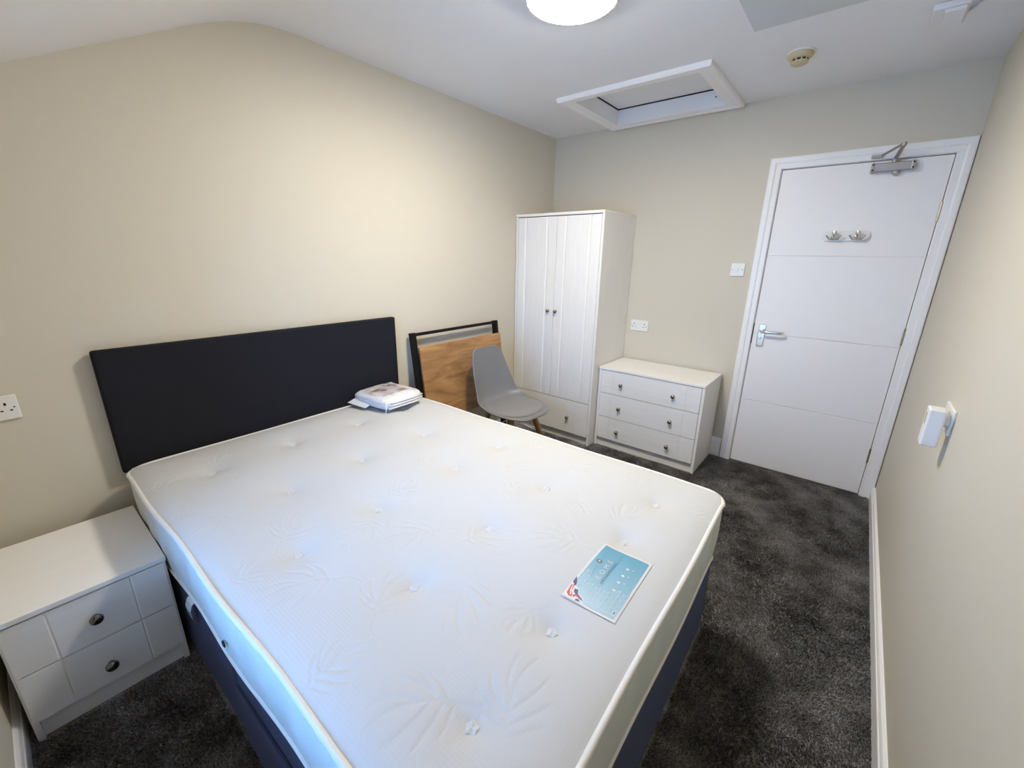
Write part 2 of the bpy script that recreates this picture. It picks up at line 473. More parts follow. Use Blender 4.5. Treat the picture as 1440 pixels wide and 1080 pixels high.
# ------------------------------------------------------------------ door
dr = struct(thing('door_1', 'white panelled door with lever handle in the back wall', 'door', (0, 0, 0)))
LX0, LX1, LZ0, LZ1 = 1.705, 2.467, .008, 1.985
leaf = MB().box(LX0, LX1, .004, .042, LZ0, LZ1).build('door_leaf', DOORW, dr)
gz = [LZ0, .4885, .967, 1.476, LZ1]
for i in range(4):
    a = gz[i]+(.003 if i else 0); b_ = gz[i+1]-(.003 if i < 3 else 0)
    MB().box(LX0, LX1, -.001, .0035, a, b_).build('panel', DOORW, leaf, bevel=.0022)
# jamb lining with door stop
for bx in ((DX0, LX0-.003, -.001, .13, 0, DZ), (LX1+.003, DX1, -.001, .13, 0, DZ), (LX0-.003, LX1+.003, -.001, .13, LZ1+.004, DZ)):
    MB().box(*bx).build('jamb', GLOSS, dr)
for bx in ((LX0-.003, LX0+.016, .045, .07, 0, DZ-.01), (LX1-.016, LX1+.003, .045, .07, 0, DZ-.01), (LX0+.016, LX1-.016, .045, .07, LZ1-.012, DZ-.005), (LX0-.003, LX1+.003, .045, .06, 0, .03)):
    MB().box(*bx).build('door_stop', DARK, dr)
MB().box(DX0-.03, DX1+.03, .151, .17, 0, DZ+.05).build('light_leak_backing', DARK, dr)  # unseen dark panel added to stop outside light leaking round the leaf
# moulded architrave (mitred)
ap = [(0, 0), (0, .010), (.004, .0135), (.030, .0145), (.034, .018), (.038, .0195), (.060, .0205), (.066, .018), (.070, 0)]
inn = [(LX0-.006, 0), (LX0-.006, LZ1+.006), (LX1+.006, LZ1+.006), (LX1+.006, 0)]
sides = [(-1.0, 0), (-1.0, 1), (.962, 1), (.962, 0)]
def aring(k):
    return [(inn[k][0]+sides[k][0]*a, -p-.001, inn[k][1]+sides[k][1]*a) for a, p in ap]
for k in range(3):
    n = len(ap)
    MB().add(aring(k)+aring(k+1), [(i, i+1, i+1+n, i+n) for i in range(n-1)]+[tuple(range(n)), tuple(range(2*n-1, n-1, -1)), (n-1, 0, n, 2*n-1)]).build('architrave', GLOSS, dr)
# hinges
for z0, z1 in ((1.659, 1.757), (.985, 1.085), (.232, .328)):
    hg = MB().tube([(LX1+.0015, -.006, z0), (LX1+.0015, -.006, z1)], .0055, 8)
    h_o = hg.build('hinge', BRASS, dr, smooth=True)
    for k in (1, 3):
        MB().tube([(LX1+.0015, -.006, z0+(z1-z0)*k/4-.001), (LX1+.0015, -.006, z0+(z1-z0)*k/4+.001)], .0062, 8).build('knuckle', BRASS, h_o, smooth=True)
# lever handle
lh = MB().box(1.735, 1.777, -.009, -.001, .880, 1.032).build('handle_plate', CHROME, dr, bevel=.004, seg=3)
lv = [(1.757, -.009, .988), (1.757, -.040, .988), (1.760, -.048, .988), (1.769, -.053, .988), (1.80, -.054, .989), (1.86, -.054, .990), (1.875, -.052, .990), (1.882, -.046, .990), (1.884, -.036, .990)]
MB().tube(lv, .0085, 12).lathe([(.016, 0), (.016, .006), (.012, .009)], (1.757, -.009, .988), (0, -1, 0), 16).build('lever', CHROME, lh, smooth=True)
MB().lathe([(.009, 0), (.009, .012), (.006, .016)], (1.753, -.009, .938), (0, -1, 0), 14).build('thumb_turn', CHROME, lh, smooth=True)
MB().box(LX0-.0045, LX0-.001, -.004, .02, .895, 1.035).build('latch_keep', DARK, dr)

# door closer (fixed to the door head)
dc = thing('door_closer', 'silver overhead door closer with folded arm above door', 'door closer', (2.228, -.002, 1.93))
bd = MB().box(-.088, .090, -.046, 0, -.004, .038).build('closer_body', SILVER, dc, bevel=.006, seg=3)
MB().box(-.092, -.074, -.048, 0, -.006, .040).build('end_cap', SILVER, dc, bevel=.004)
MB().box(.076, .094, -.048, 0, -.006, .040).build('end_cap', SILVER, dc, bevel=.004)
for sx in (-.083, .085):
    for sz in (.004, .030):
        MB().lathe([(.0045, 0), (.0045, .003)], (sx, -.048, sz), (0, -1, 0), 8).build('screw', DARK, dc)
MB().lathe([(.017, 0), (.017, .012), (.012, .018)], (.02, -.018, -.006), (.15, -.4, -1), 14).build('valve_boss', SILVER, dc, smooth=True)
MB().lathe([(.012, 0), (.012, .016), (.009, .02)], (.004, -.024, .038), (0, 0, 1), 14).build('spindle', SILVER, dc, smooth=True)
def bar(a, b, w, t):
    a, b = Vector(a), Vector(b); d = (b-a).normalized(); s_ = d.cross(Z_).normalized(); n_2 = s_.cross(d)
    return MB().obox(a-s_*w/2-n_2*t/2, d, s_, n_2, (b-a).length, w, t)
elb = (.024, -.150, .098)
bar((.004, -.024, .056), elb, .018, .007).build('arm', SILVER, dc, bevel=.002)
bar((elb[0], elb[1], elb[2]+.007), (-.055, -.030, .078), .014, .007).build('arm', SILVER, dc, bevel=.002)
MB().lathe([(.010, 0), (.010, .018)], (elb[0], elb[1], elb[2]-.006), (0, 0, 1), 12).build('elbow_pin', SILVER, dc, smooth=True)
MB().box(-.100, -.050, -.034, -.0165, .068, .084).build('frame_bracket', SILVER, dc, bevel=.003)

# coat hooks
hr = thing('coat_hook_rack', 'small white rack with two chrome double hooks on door', 'coat hooks', (2.094, -.003, 1.594))
hp = MB()
pl = [(math.cos(a)*.028+(.085 if math.cos(a) > 0 else -.085), math.sin(a)*.028) for a in [math.pi*2*(k+.5)/24 for k in range(24)]]
hp.prism(pl, 'y', -.012, 0)
hp.build('back_plate', PLASTIC, hr, bevel=.002)
for sx in (-.055, .055):
    hk = MB().lathe([(.016, 0), (.016, .004), (.010, .007)], (sx, -.012, -.006), (0, -1, 0), 16).build('hook', CHROME, hr, smooth=True)
    MB().tube([(sx, -.016, -.012), (sx, -.034, -.014), (sx, -.044, .0), (sx, -.046, .016), (sx, -.046, .026)], [.006, .007, .009, .014, .011], 10).build('centre_prong', CHROME, hk, smooth=True)
    for s_ in (-1, 1):
        MB().tube([(sx, -.016, -.010), (sx+s_*.010, -.030, -.020), (sx+s_*.022, -.036, -.018), (sx+s_*.031, -.038, -.006), (sx+s_*.036, -.038, .003)], [.005, .005, .0048, .0045, .0058], 8).build('side_prong', CHROME, hk, smooth=True)

# ------------------------------------------------------------------ sockets and switch
def socket(label, loc, rot, group=None):
    """double socket: local x = width, local -y = out of the wall"""
    t = thing('double_socket', label, 'socket', loc, rot)
    pl_ = MB().box(-.073, .073, -.009, 0, -.043, .043).build('face_plate', PLASTIC, t, bevel=.003, seg=3)
    for sx in (-1, 1):
        c = sx*.043
        MB().box(sx*.012-.0075, sx*.012+.0075, -.0125, -.009, .006, .029).build('rocker', PLASTIC, t, bevel=.0015)
        for bx in ((c-.003, c+.003, .008, .018), (c-.0145, c-.0075, -.012, -.0075), (c+.0075, c+.0145, -.012, -.0075)):
            MB().box(bx[0], bx[1], -.0094, -.0088, bx[2], bx[3]).build('pin_slot', DARK, pl_)
        MB().lathe([(.0028, 0), (.0028, .0006)], (sx*.062, -.009, 0), (0, -1, 0), 8).build('screw', NICKEL, t)
    return t
socket('white double socket on wall above chest of drawers', (.890, 0, .928), 0)
socket('white double socket on wall above bedside cabinet', (0, -3.376, .917), math.pi/2)
socket('white double socket on the right wall behind the adapter', (W, -1.330, .945), -math.pi/2)
sw = thing('light_switch', 'white single light switch beside the door frame', 'light switch', (1.5436, 0, 1.384))
MB().box(-.043, .043, -.010, 0, -.043, .043).build('face_plate', PLASTIC, sw, bevel=.003, seg=3)
MB().add([(-.008, -.010, -.014), (.008, -.010, -.014), (.008, -.010, .014), (-.008, -.010, .014), (-.008, -.0115, -.014), (.008, -.0115, -.014), (.008, -.015, .014), (-.008, -.015, .014)],
         [(0,3,2,1),(4,5,6,7),(0,1,5,4),(1,2,6,5),(2,3,7,6),(3,0,4,7)]).build('rocker', PLASTIC, sw, bevel=.001)
for sx in (-.030, .030):
    MB().lathe([(.0032, 0), (.0032, .0008)], (sx, -.010, 0), (0, -1, 0), 10).build('screw', NICKEL, sw)
# plug-in adapter on the right wall
pa = thing('plug_adapter', 'white plastic adapter plugged into the right wall socket', 'adapter', (W-.012, -1.39, .86))
MB().box(-.055, -.012, -.032, .026, 0, .128).build('adapter_body', PLASTIC2, pa, bevel=.005, seg=3)
MB().lathe([(.019, 0), (.019, .014)], (-.012, .008, .085), (1, 0, 0), 16).build('plug_neck', PLASTIC2, pa, smooth=True)
MB().box(-.0556, -.0545, -.010, .004, .070, .110).build('vent_slot', SILVER, pa)

# ------------------------------------------------------------------ ceiling fittings
cl = thing('ceiling_light', 'round lit opal ceiling light above the bed', 'light', (1.19, -1.70, H))
MB().lathe([(.165, 0), (.170, -.010), (.170, -.042), (.166, -.047), (.160, -.047)], (0,0,0), (0,0,1), 48).build('light_base', PLASTIC2, cl, smooth=True)
MB().lathe([(.162, -.045), (.158, -.050), (.145, -.056), (.115, -.061), (.06, -.064), (.001, -.065)], (0,0,0), (0,0,1), 48).build('diffuser', LAMPM, cl, smooth=True)

lhch = thing('loft_hatch', 'white loft hatch with moulded frame in the ceiling', 'loft hatch', (.975, -.40, H))
# opening x .60..1.35, y -.70..-.10 (local -.375...375, -.30...30)
a0, a1, c0, c1 = -.375, .375, -.30, .30
hpf = [(-.004, 0), (-.004, -.016), (.012, -.020), (.045, -.020), (.052, -.026), (.075, -.026), (.082, -.018), (.082, 0)]
rc = [(a0, c0, -1, -1), (a1, c0, 1, -1), (a1, c1, 1, 1), (a0, c1, -1, 1)]
def hring(k):
    x, y, sx, sy = rc[k % 4]; return [(x+sx*a, y+sy*a, p) for a, p in hpf]
for k in range(4):
    n = len(hpf)
    MB().add(hring(k)+hring(k+1), [(i, (i+1) % n, (i+1) % n+n, i+n) for i in range(n)]+[tuple(range(n)), tuple(range(2*n-1, n-1, -1))]).build('hatch_frame', GLOSS, lhch)
UPS = .105
for bx in ((a0-.02, a0+.001, c0-.02, c1+.02), (a1-.001, a1+.02, c0-.02, c1+.02), (a0+.001, a1-.001, c0-.02, c0+.001), (a0+.001, a1-.001, c1-.001, c1+.02)):
    MB().box(*bx, -.001, UPS+.06).build('hatch_lining', GLOSS, lhch)
MB().box(a0+.006, a1-.006, c0+.006, c1-.006, UPS-.018, UPS).build('hatch_panel', CEIL, lhch)
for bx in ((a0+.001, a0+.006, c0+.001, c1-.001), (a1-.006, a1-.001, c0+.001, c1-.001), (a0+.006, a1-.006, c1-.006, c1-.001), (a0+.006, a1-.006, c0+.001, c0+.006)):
    MB().box(*bx, UPS-.025, UPS-.017).build('shadow_gap_strip', DARK, lhch)  # black strips colour in the shadow line round the hatch panel
MB().box(a0-.02, a1+.02, c0-.02, c1+.02, UPS+.045, UPS+.07).build('sky_leak_lid', DARK, lhch)  # unseen dark lid added to keep sky light out of the hatch
MB().lathe([(.004, 0), (.004, -.004)], (.30, .298, .04), (0, 1, 0), 8).build('screw_head', DARK, lhch)

tag(MB().box(1.650, 2.25, -1.62, -.955, H-.006, H-.0005).build('ceiling_board', PATCH), 'flat grey board fixed to the ceiling near the light', 'board')

sd = thing('smoke_detector', 'aged ivory round smoke detector on the ceiling', 'smoke detector', (1.785, -.605, H))
MB().lathe([(.058, 0), (.058, -.006), (.055, -.008)], (0,0,0), (0,0,1), 32).build('mount_base', PLASTIC2, sd, smooth=True)
MB().lathe([(.054, -.008), (.053, -.018), (.047, -.027), (.038, -.031)], (0,0,0), (0,0,1), 32).build('detector_body', IVORY, sd, smooth=True)
MB().lathe([(.034, -.031), (.034, -.040)], (0,0,0), (0,0,1), 32).build('sensor_chamber', DARK, sd, smooth=True)
for k in range(10):
    a = 2*math.pi*k/10
    MB().obox((math.cos(a)*.034-math.sin(a)*-.003, math.sin(a)*.034+math.cos(a)*-.003, -.0415), (-math.sin(a), math.cos(a), 0), (0,0,1), (math.cos(a), math.sin(a), 0), .006, .011, .003).build('grille_post', IVORY, sd)
MB().lathe([(.037, -.040), (.036, -.047), (.026, -.052), (.001, -.053)], (0,0,0), (0,0,1), 32).build('detector_cap', IVORY, sd, smooth=True)

cb = thing('ceiling_junction_box', 'white box fitting on ceiling near the right wall', 'ceiling fitting', (2.285, -.66, H))
MB().box(-.055, .050, -.10, .085, -.022, 0).build('box_body', PLASTIC2, cb, bevel=.004)
MB().box(-.020, .044, -.09, .050, -.034, -.021).build('box_cover', PLASTIC2, cb, bevel=.004)
MB().tube([(.040, .02, -.012), (.075, -.01, -.010), (.095, -.06, -.008), (.100, -.16, -.007)], .007, 8).build('cable', PLASTIC2, cb, smooth=True)

# ------------------------------------------------------------------ wardrobe, chest, bedside
def knob(parent, loc, axis, r=.0155, n=16, mat=None):
    k = MB().lathe([(.008, 0), (.006, .004), (.0055, .010), (r*.75, .013), (r, .019), (r*.97, .024), (r*.75, .029), (r*.3, .032)], loc, axis, n)
    return k.build('knob', mat or NICKEL, parent, smooth=True)

wr = thing('wardrobe', 'white two door wardrobe with bottom drawer in corner', 'wardrobe', (.004, -.004, 0))
ww_, wd_, wh_ = .770, .512, 1.763
MB().box(0, .018, -wd_, 0, 0, wh_-.020).build('side_panel', WHITE_V, wr, bevel=.001)
MB().box(ww_-.018, ww_, -wd_, 0, 0, wh_-.020).build('side_panel', WHITE_V, wr, bevel=.001)
MB().box(-.001, ww_+.001, -wd_-.004, 0, wh_-.020, wh_).build('top', WHITE_H, wr, bevel=.002)
MB().box(.018, ww_-.018, -.008, 0, .05, wh_-.02).build('back_panel', WHITE_V, wr)
MB().box(.018, ww_-.018, -wd_+.022, -.008, .335, .350).build('shelf', WHITE_H, wr)
MB().box(.018, ww_-.018, -wd_+.030, -wd_+.045, 0, .066).build('plinth', WHITE_H, wr)
dw = (ww_-.018*2-.003*3)/2
for i in range(2):
    x0 = .018+.003+i*(dw+.003)
    d_ = MB().grooved((x0, -wd_+.018, .352), X_, Z_, -Y_, dw, wh_-.026-.352, .018, [dw*.21, dw*.77], .020, .0065).build('door', WHITE_V, wr)
    knob(d_, ((.3437-.004) if i == 0 else (.4138-.004), -wd_, 1.043), (0, -1, 0), .014)
dd = MB().grooved((.021, -wd_+.018, .072), X_, Z_, -Y_, ww_-.042, .346-.072, .018, [.10, ww_-.142], .006, .0015).build('drawer', WHITE_H, wr)
knob(dd, (.5734-.004, -wd_, .204), (0, -1, 0), .014)
knob(dd, (.19, -wd_, .204), (0, -1, 0), .014)

ch = thing('chest_of_drawers', 'low white chest of three drawers beside wardrobe', 'chest of drawers', (.783, -.018, 0))
cw, cd, chh = .775, .414, .650
for x0 in (0, cw-.018):
    MB().box(x0, x0+.018, -cd+.002, 0, 0, chh-.020).build('side_panel', WHITE_V, ch, bevel=.001)
MB().box(-.002, cw+.002, -cd-.004, 0, chh-.018, chh).build('top', WHITE_H, ch, bevel=.002)
MB().box(.018, cw-.018, -.008, 0, .03, chh-.02).build('back_panel', WHITE_V, ch)
MB().box(.018, cw-.018, -cd+.020, -cd+.035, 0, .072).build('plinth', WHITE_H, ch)
for z0, z1, kz in ((.0745, .2545, .155), (.2585, .4465, .347), (.4505, .628, .536)):
    d_ = MB().grooved((.020, -cd+.017, z0), X_, Z_, -Y_, cw-.040, z1-z0, .018, [.095, cw-.135], .007, .0014).build('drawer', WHITE_H, ch)
    for kx in (.972-.783, 1.36-.783):
        knob(d_, (kx, -cd-.001, kz), (0, -1, 0), .0145)

# local x = depth from the wall, local y across; front faces +x
ns = thing('bedside_cabinet', 'white two drawer bedside cabinet left of the bed', 'bedside cabinet', (.075, -3.293, 0))
nd, nw, nh = .470, .384, .445
for y0 in (-nw/2, nw/2-.016):
    MB().box(0, nd-.002, y0, y0+.016, 0, nh-.018).build('side_panel', WHITE_V, ns, bevel=.001)
MB().box(0, nd+.004, -nw/2-.003, nw/2+.003, nh-.018, nh).build('top', WHITE_Y, ns, bevel=.002)
MB().box(0, .008, -nw/2+.016, nw/2-.016, .03, nh-.02).build('back_panel', WHITE_V, ns)
MB().box(nd-.030, nd-.018, -nw/2+.016, nw/2-.016, 0, .072).build('plinth', WHITE_Y, ns)
for z0, z1, kz in ((.074, .244, .146), (.248, .422, .337)):
    d_ = MB().grooved((nd-.018, -nw/2+.004, z0), Y_, Z_, X_, nw-.008, z1-z0, .018, [nw*.245, nw*.745], .008, .003).build('drawer', WHITE_Y, ns)
    knob(d_, (nd, 0, kz), (1, 0, 0), .0175, 24, DKCHROME)

# ------------------------------------------------------------------ bed
hb = thing('headboard', 'long dark navy fabric headboard against the beige wall', 'headboard', (0, -2.42, 0))
def rounded_slab(x0, x1, y0, y1, z0, z1): return MB().box(x0, x1, y0, y1, z0, z1)
rounded_slab(.012, .048, -.676, .676, .575, 1.082).build('padded_panel', HEADF, hb, bevel=.010, seg=4, smooth=True)
for sy in (-.42, .42):
    MB().box(.016, .038, sy-.03, sy+.03, .03, .60).build('strut', HEADF, hb)

MX0, MX1, MY0, MY1, MZ, MZB = .064, 1.997, -3.084, -1.722, .600, .362
BX0, BX1, BY0, BY1 = .066, 1.986, -3.072, -1.736
BED_ROT = math.radians(.8)
db = thing('divan_base', 'dark charcoal fabric divan bed base under the mattress', 'bed base', ((BX0+BX1)/2, (BY0+BY1)/2, 0), BED_ROT)
bhx, bhy = (BX1-BX0)/2, (BY1-BY0)/2
SEAM = 1.005-(BX0+BX1)/2
MB().box(-bhx, SEAM-.001, -bhy, bhy, .004, .358).build('base_half', BASEF, db, bevel=.012, seg=3, smooth=True)
MB().box(SEAM+.001, bhx, -bhy, bhy, .004, .358).build('base_half', BASEF, db, bevel=.012, seg=3, smooth=True)
MB().box(SEAM+.015, bhx-.06, -bhy-.008, -bhy+.002, .010, .235).build('drawer_front', BASEF, db, bevel=.004, seg=2, smooth=True)
# care tag looped out between base and mattress
tgp = [(0, .356), (-.010, .345), (-.016, .320), (-.013, .285), (-.004, .255)]
tv = []
for (dy, z) in tgp:
    for x in (-.345, -.295): tv.append((x-(.356-z)*.22, -bhy+dy-.004, z))
tgo = MB().add(tv, [(2*i, 2*i+1, 2*i+3, 2*i+2) for i in range(4)]).build('care_tag', L_WHITE, db)
tgo.modifiers.new('t', 'SOLIDIFY').thickness = .001
tgv = [(p[0]+(.006 if i % 2 == 0 else -.006), p[1]-.0012, p[2]) for i, p in enumerate(tv[4:8])]
tb_ = MB().add(tgv, [(0, 1, 3, 2)]).build('tag_print', L_MID, tgo)
tb_.modifiers.new('t', 'SOLIDIFY').thickness = .0004

mcx, mcy, mhx, mhy = (MX0+MX1)/2, (MY0+MY1)/2, (MX1-MX0)/2, (MY1-MY0)/2
_c, _s = math.cos(BED_ROT), math.sin(BED_ROT)
mt = thing('mattress', 'white tufted double mattress with woven leaf pattern', 'mattress', (mcx-(_c*mcx-_s*mcy), mcy-(_s*mcx+_c*mcy), 0), BED_ROT)
def to_bed(x, y):
    """room plan position -> position in the slightly turned bed's own plan"""
    dx, dy = x-mcx, y-mcy
    return (_c*dx+_s*dy+mcx, -_s*dx+_c*dy+mcy)
CR = .085
def outline_warp(a, b, inset=0.0):
    """unit square coords -> mattress plan with rounded corners and a slightly wavy edge"""
    m_ = np.maximum(np.maximum(np.abs(a), np.abs(b)), 1e-6)
    hx_, hy_ = mhx-inset, mhy-inset
    qx, qy = a/m_*hx_, b/m_*hy_
    cx_, cy_ = hx_-CR, hy_-CR
    ex, ey = np.abs(qx)-cx_, np.abs(qy)-cy_
    inc = (ex > 0) & (ey > 0)
    el = np.sqrt(ex**2+ey**2)+1e-9
    nx = np.where(inc, np.sign(qx)*(cx_+ex/el*CR), qx); ny = np.where(inc, np.sign(qy)*(cy_+ey/el*CR), qy)
    wob = .0035*np.sin(qx*10.0+1.0)*(np.abs(b) >= np.abs(a))*1.0
    wob2 = .0025*np.sin(qy*8.0)*(np.abs(a) > np.abs(b))*1.0
    k_ = m_**10
    X = a*hx_+(nx-qx)*k_+np.sign(a)*wob2*k_*(~inc); Y = b*hy_+(ny-qy)*k_+np.sign(b)*wob*k_*(~inc)
    return X+mcx, Y+mcy
BTN = [to_bed(*p) for p in ((.3645,-2.8826),(.3332,-2.5536),(.345,-2.225),(.345,-1.935),(.7335,-2.7397),(.7076,-2.4343),(.700,-2.085),(1.0977,-2.8809),(1.0771,-2.5963),(1.0652,-2.2255),(1.066,-1.9573),
       (1.4547,-2.7426),(1.4431,-2.4306),(1.4375,-2.1041),(1.8146,-2.8937),(1.8137,-2.6259),(1.8039,-2.2082),(1.806,-1.9406))]
SPRIGS = [(1.291,-2.867,1.214,-2.996),(1.475,-2.871,1.412,-2.763),(1.56,-2.618,1.634,-2.749),(1.514,-3.063,1.53,-2.955),(1.776,-2.882,1.686,-2.995),(1.892,-2.883,1.837,-2.752),(1.765,-2.592,1.742,-2.679),(0.637,-3.075,0.633,-3.017),(0.784,-2.93,0.785,-3.03),(1.024,-2.894,0.948,-2.786),(0.315,-2.884,0.263,-2.797),(0.359,-3.065,0.361,-3.017),(0.592,-2.486,0.568,-2.568),(0.494,-2.883,0.485,-2.842),(1.075,-3.055,1.077,-2.97),(1.124,-2.645,1.176,-2.757),(1.339,-2.547,1.287,-2.671),(1.433,-2.54,1.502,-2.418),(1.034,-2.531,1.043,-2.431),(1.39,-2.252,1.365,-2.197),(0.942,-2.328,0.939,-2.247),(1.266,-2.127,1.291,-2.051),(0.821,-2.154,0.83,-2.084),(0.731,-1.942,0.754,-1.859),(1.178,-1.894,1.2,-1.825),(1.439,-1.932,1.499,-1.856),(1.637,-1.846,1.694,-1.826),(1.577,-2.104,1.602,-2.198),(1.723,-2.143,1.753,-2.047),(1.905,-1.956,1.96,-1.93),(1.725,-2.326,1.613,-2.382)]
SPRIGS = [(*to_bed(a, b), *to_bed(c, d)) for a, b, c, d in SPRIGS]
def top_base(X, Y):
    """height of the mattress top without the woven sprigs"""
    d = np.minimum(np.minimum(X-MX0, MX1-X), np.minimum(Y-MY0, MY1-Y))
    d = np.clip(d, 0, None)
    z = MZ+.022*(1-np.exp(-d/.040))
    z = z+.0035*np.sin(X*8.5+.6)*np.sin(Y*9.7)*np.clip(d/.15, 0, 1)
    for bx, by in BTN:
        r = np.hypot(X-bx, Y-by)
        z = z-.012*np.exp(-(r/.030)**1.3)-.016*np.exp(-(r/.085)**1.5)
    return z
NXg, NYg = 560, 400
ga, gb = np.meshgrid(np.linspace(-1, 1, NXg), np.linspace(-1, 1, NYg), indexing='ij')
GX, GY = outline_warp(ga, gb)
GZ = top_base(GX, GY)
relief = np.zeros_like(GZ)
def bez(p0, p1, p2, n):
    t = np.linspace(0, 1, n)[:, None]
    return np.array(p0)*(1-t)**2+np.array(p1)*2*t*(1-t)+np.array(p2)*t*t
STROKES = [((-.40,-.26),(-.30,.02),(.05,0),.35), ((.0,0),(.3,.16),(.62,.08),.6), ((.5,.1),(.8,.14),(1.12,-.08),1.0), ((.52,.12),(.85,.30),(1.1,.16),.8),
           ((.30,.08),(.42,.34),(.78,.46),1.0), ((.30,.08),(.34,.42),(.60,.60),.7), ((.14,.04),(.18,.30),(.36,.46),.7),
           ((.36,.10),(.55,-.14),(.90,-.30),1.0), ((.22,.05),(.36,-.18),(.58,-.40),.8), ((.10,.02),(.18,-.16),(.30,-.34),.6)]
for si, (x0, y0, x1, y1) in enumerate(SPRIGS):
    d = np.array((x1-x0, y1-y0)); ln = max(np.hypot(*d), .085)*1.12; d = d/np.hypot(*d); nn = np.array((-d[1], d[0]))*(1 if si % 2 else -1)
    for (p0, p1, p2, wgt) in STROKES:
        pts = bez(p0, p1, p2, 26)
        for k, (t, q) in enumerate(pts):
            taper = math.sin(math.pi*(k+1)/27)**.6
            px, py = x0+(d[0]*t+nn[0]*q)*ln, y0+(d[1]*t+nn[1]*q)*ln
            rad = .0034*wgt*taper+.0016
            ii = int((px-mcx+mhx)/(2*mhx)*(NXg-1)); jj = int((py-mcy+mhy)/(2*mhy)*(NYg-1))
            i0, i1, j0, j1 = max(ii-5, 0), min(ii+6, NXg), max(jj-5, 0), min(jj+6, NYg)
            if i0 >= i1 or j0 >= j1: continue
            rr = np.hypot(GX[i0:i1, j0:j1]-px, GY[i0:i1, j0:j1]-py)
            relief[i0:i1, j0:j1] = np.maximum(relief[i0:i1, j0:j1], np.exp(-(rr/rad)**2)*(.5+.5*wgt))
GZ2 = GZ-.0023*relief
me = bpy.data.meshes.new('top_cover')
vv = np.stack([GX, GY, GZ2], -1).reshape(-1, 3)
idx = np.arange(NXg*NYg).reshape(NXg, NYg)
ff = np.stack([idx[:-1, :-1], idx[1:, :-1], idx[1:, 1:], idx[:-1, 1:]], -1).reshape(-1, 4)
me.vertices.add(len(vv)); me.vertices.foreach_set('co', vv.ravel())
me.loops.add(ff.size); me.loops.foreach_set('vertex_index', ff.ravel().astype(np.int32))
me.polygons.add(len(ff)); me.polygons.foreach_set('loop_start', np.arange(0, ff.size, 4, dtype=np.int32))
me.update(calc_edges=True); me.validate()
finish('top_cover', me, KNIT, mt, smooth='all', fix=False)

# edge loop of the plan
def edge_loop(inset=0.0, n=70):
    t = np.linspace(-1, 1, n+1)[:-1]
    a = np.concatenate([t, np.ones(n), -t, -np.ones(n)]); b = np.concatenate([-np.ones(n), t, np.ones(n), -t])
    X, Y = outline_warp(a, b, inset)
    return list(zip(X, Y))
LOOP = edge_loop(0, 90)
MB().tube([(x, y, MZ) for x, y in LOOP], .0075, 8, closed=True).build('piping', PIPE, mt, smooth='all')
LOOPB = edge_loop(.005, 90)
MB().tube([(x, y, MZB+.008) for x, y in LOOPB], .006, 8, closed=True).build('piping', PIPE, mt, smooth='all')
rows_ = 16; nl = len(LOOP); sv = []
for r in range(rows_):
    t = r/(rows_-1)
    z = MZ-.004+(MZB+.010-MZ+.004)*t
    blg = .004*math.sin(math.pi*t)
    for k in range(nl):
        x = LOOP[k][0]*(1-t)+LOOPB[k][0]*t; y = LOOP[k][1]*(1-t)+LOOPB[k][1]*t
        ox, oy = x-mcx, y-mcy
        fx = np.clip((abs(ox)-(mhx-.10))/.06, 0, 1)*np.sign(ox); fy = np.clip((abs(oy)-(mhy-.10))/.06, 0, 1)*np.sign(oy)
        rip = .0025*math.cos((x+y)*2*math.pi/.16)*math.sin(math.pi*t)
        sv.append((x+fx*(blg+rip), y+fy*(blg+rip), z))
sf = [(r*nl+k, r*nl+(k+1) % nl, (r+1)*nl+(k+1) % nl, (r+1)*nl+k) for r in range(rows_-1) for k in range(nl)]
MB().add(sv, sf).build('side_border', BORDER, mt, smooth='all')
MB().add([(x, y, MZB+.004) for x, y in LOOPB], [tuple(range(nl))]).build('underside', PIPE, mt)
# felt tufting buttons: small crumpled rosettes
def rosette(seed):
    r_ = random.Random(seed); mb = MB()
    vs_ = []; n = 18; rings = ((.0, .005), (.004, .0062), (.0085, .0042), (.0115, .0058), (.0135, .0035), (.0145, .0))
    ph = r_.random()*6
    for (rr, h) in rings:
        for k in range(n):
            a = 2*math.pi*k/n; lob = 1+.16*math.cos(5*a+ph)*(rr > .006)
            vs_.append((rr*lob*math.cos(a), rr*lob*math.sin(a), h+(.0022*math.sin(3*a+ph*2)+r_.uniform(-.001, .001))*(0 < rr < .014)))
    fs_ = [(i*n+k, i*n+(k+1) % n, (i+1)*n+(k+1) % n, (i+1)*n+k) for i in range(len(rings)-1) for k in range(n)]
    return mb.add(vs_, fs_)
ros = [rosette(s) for s in range(4)]; ros_me = {}
for i, (bx, by) in enumerate(BTN):
    z = float(top_base(np.array(bx), np.array(by)))
    if i < 4:
        o = ros[i].build('button', TUFT, mt, smooth='all'); ros_me[i] = o.data
    else:
        o = bpy.data.objects.new('button', ros_me[i % 4]); COL.objects.link(o); o.parent = mt
    o.location = (bx, by, z+.001); o.rotation_euler = (0, 0, i*1.3)
    o.scale = (1, 1, 1)
# vent eyelet on the left side
MB().lathe([(.010, 0), (.010, .003), (.007, .004)], (1.06, MY0-.006, .43), (0, -1, 0), 14).build('vent_eyelet', DARK, mt, smooth=True)

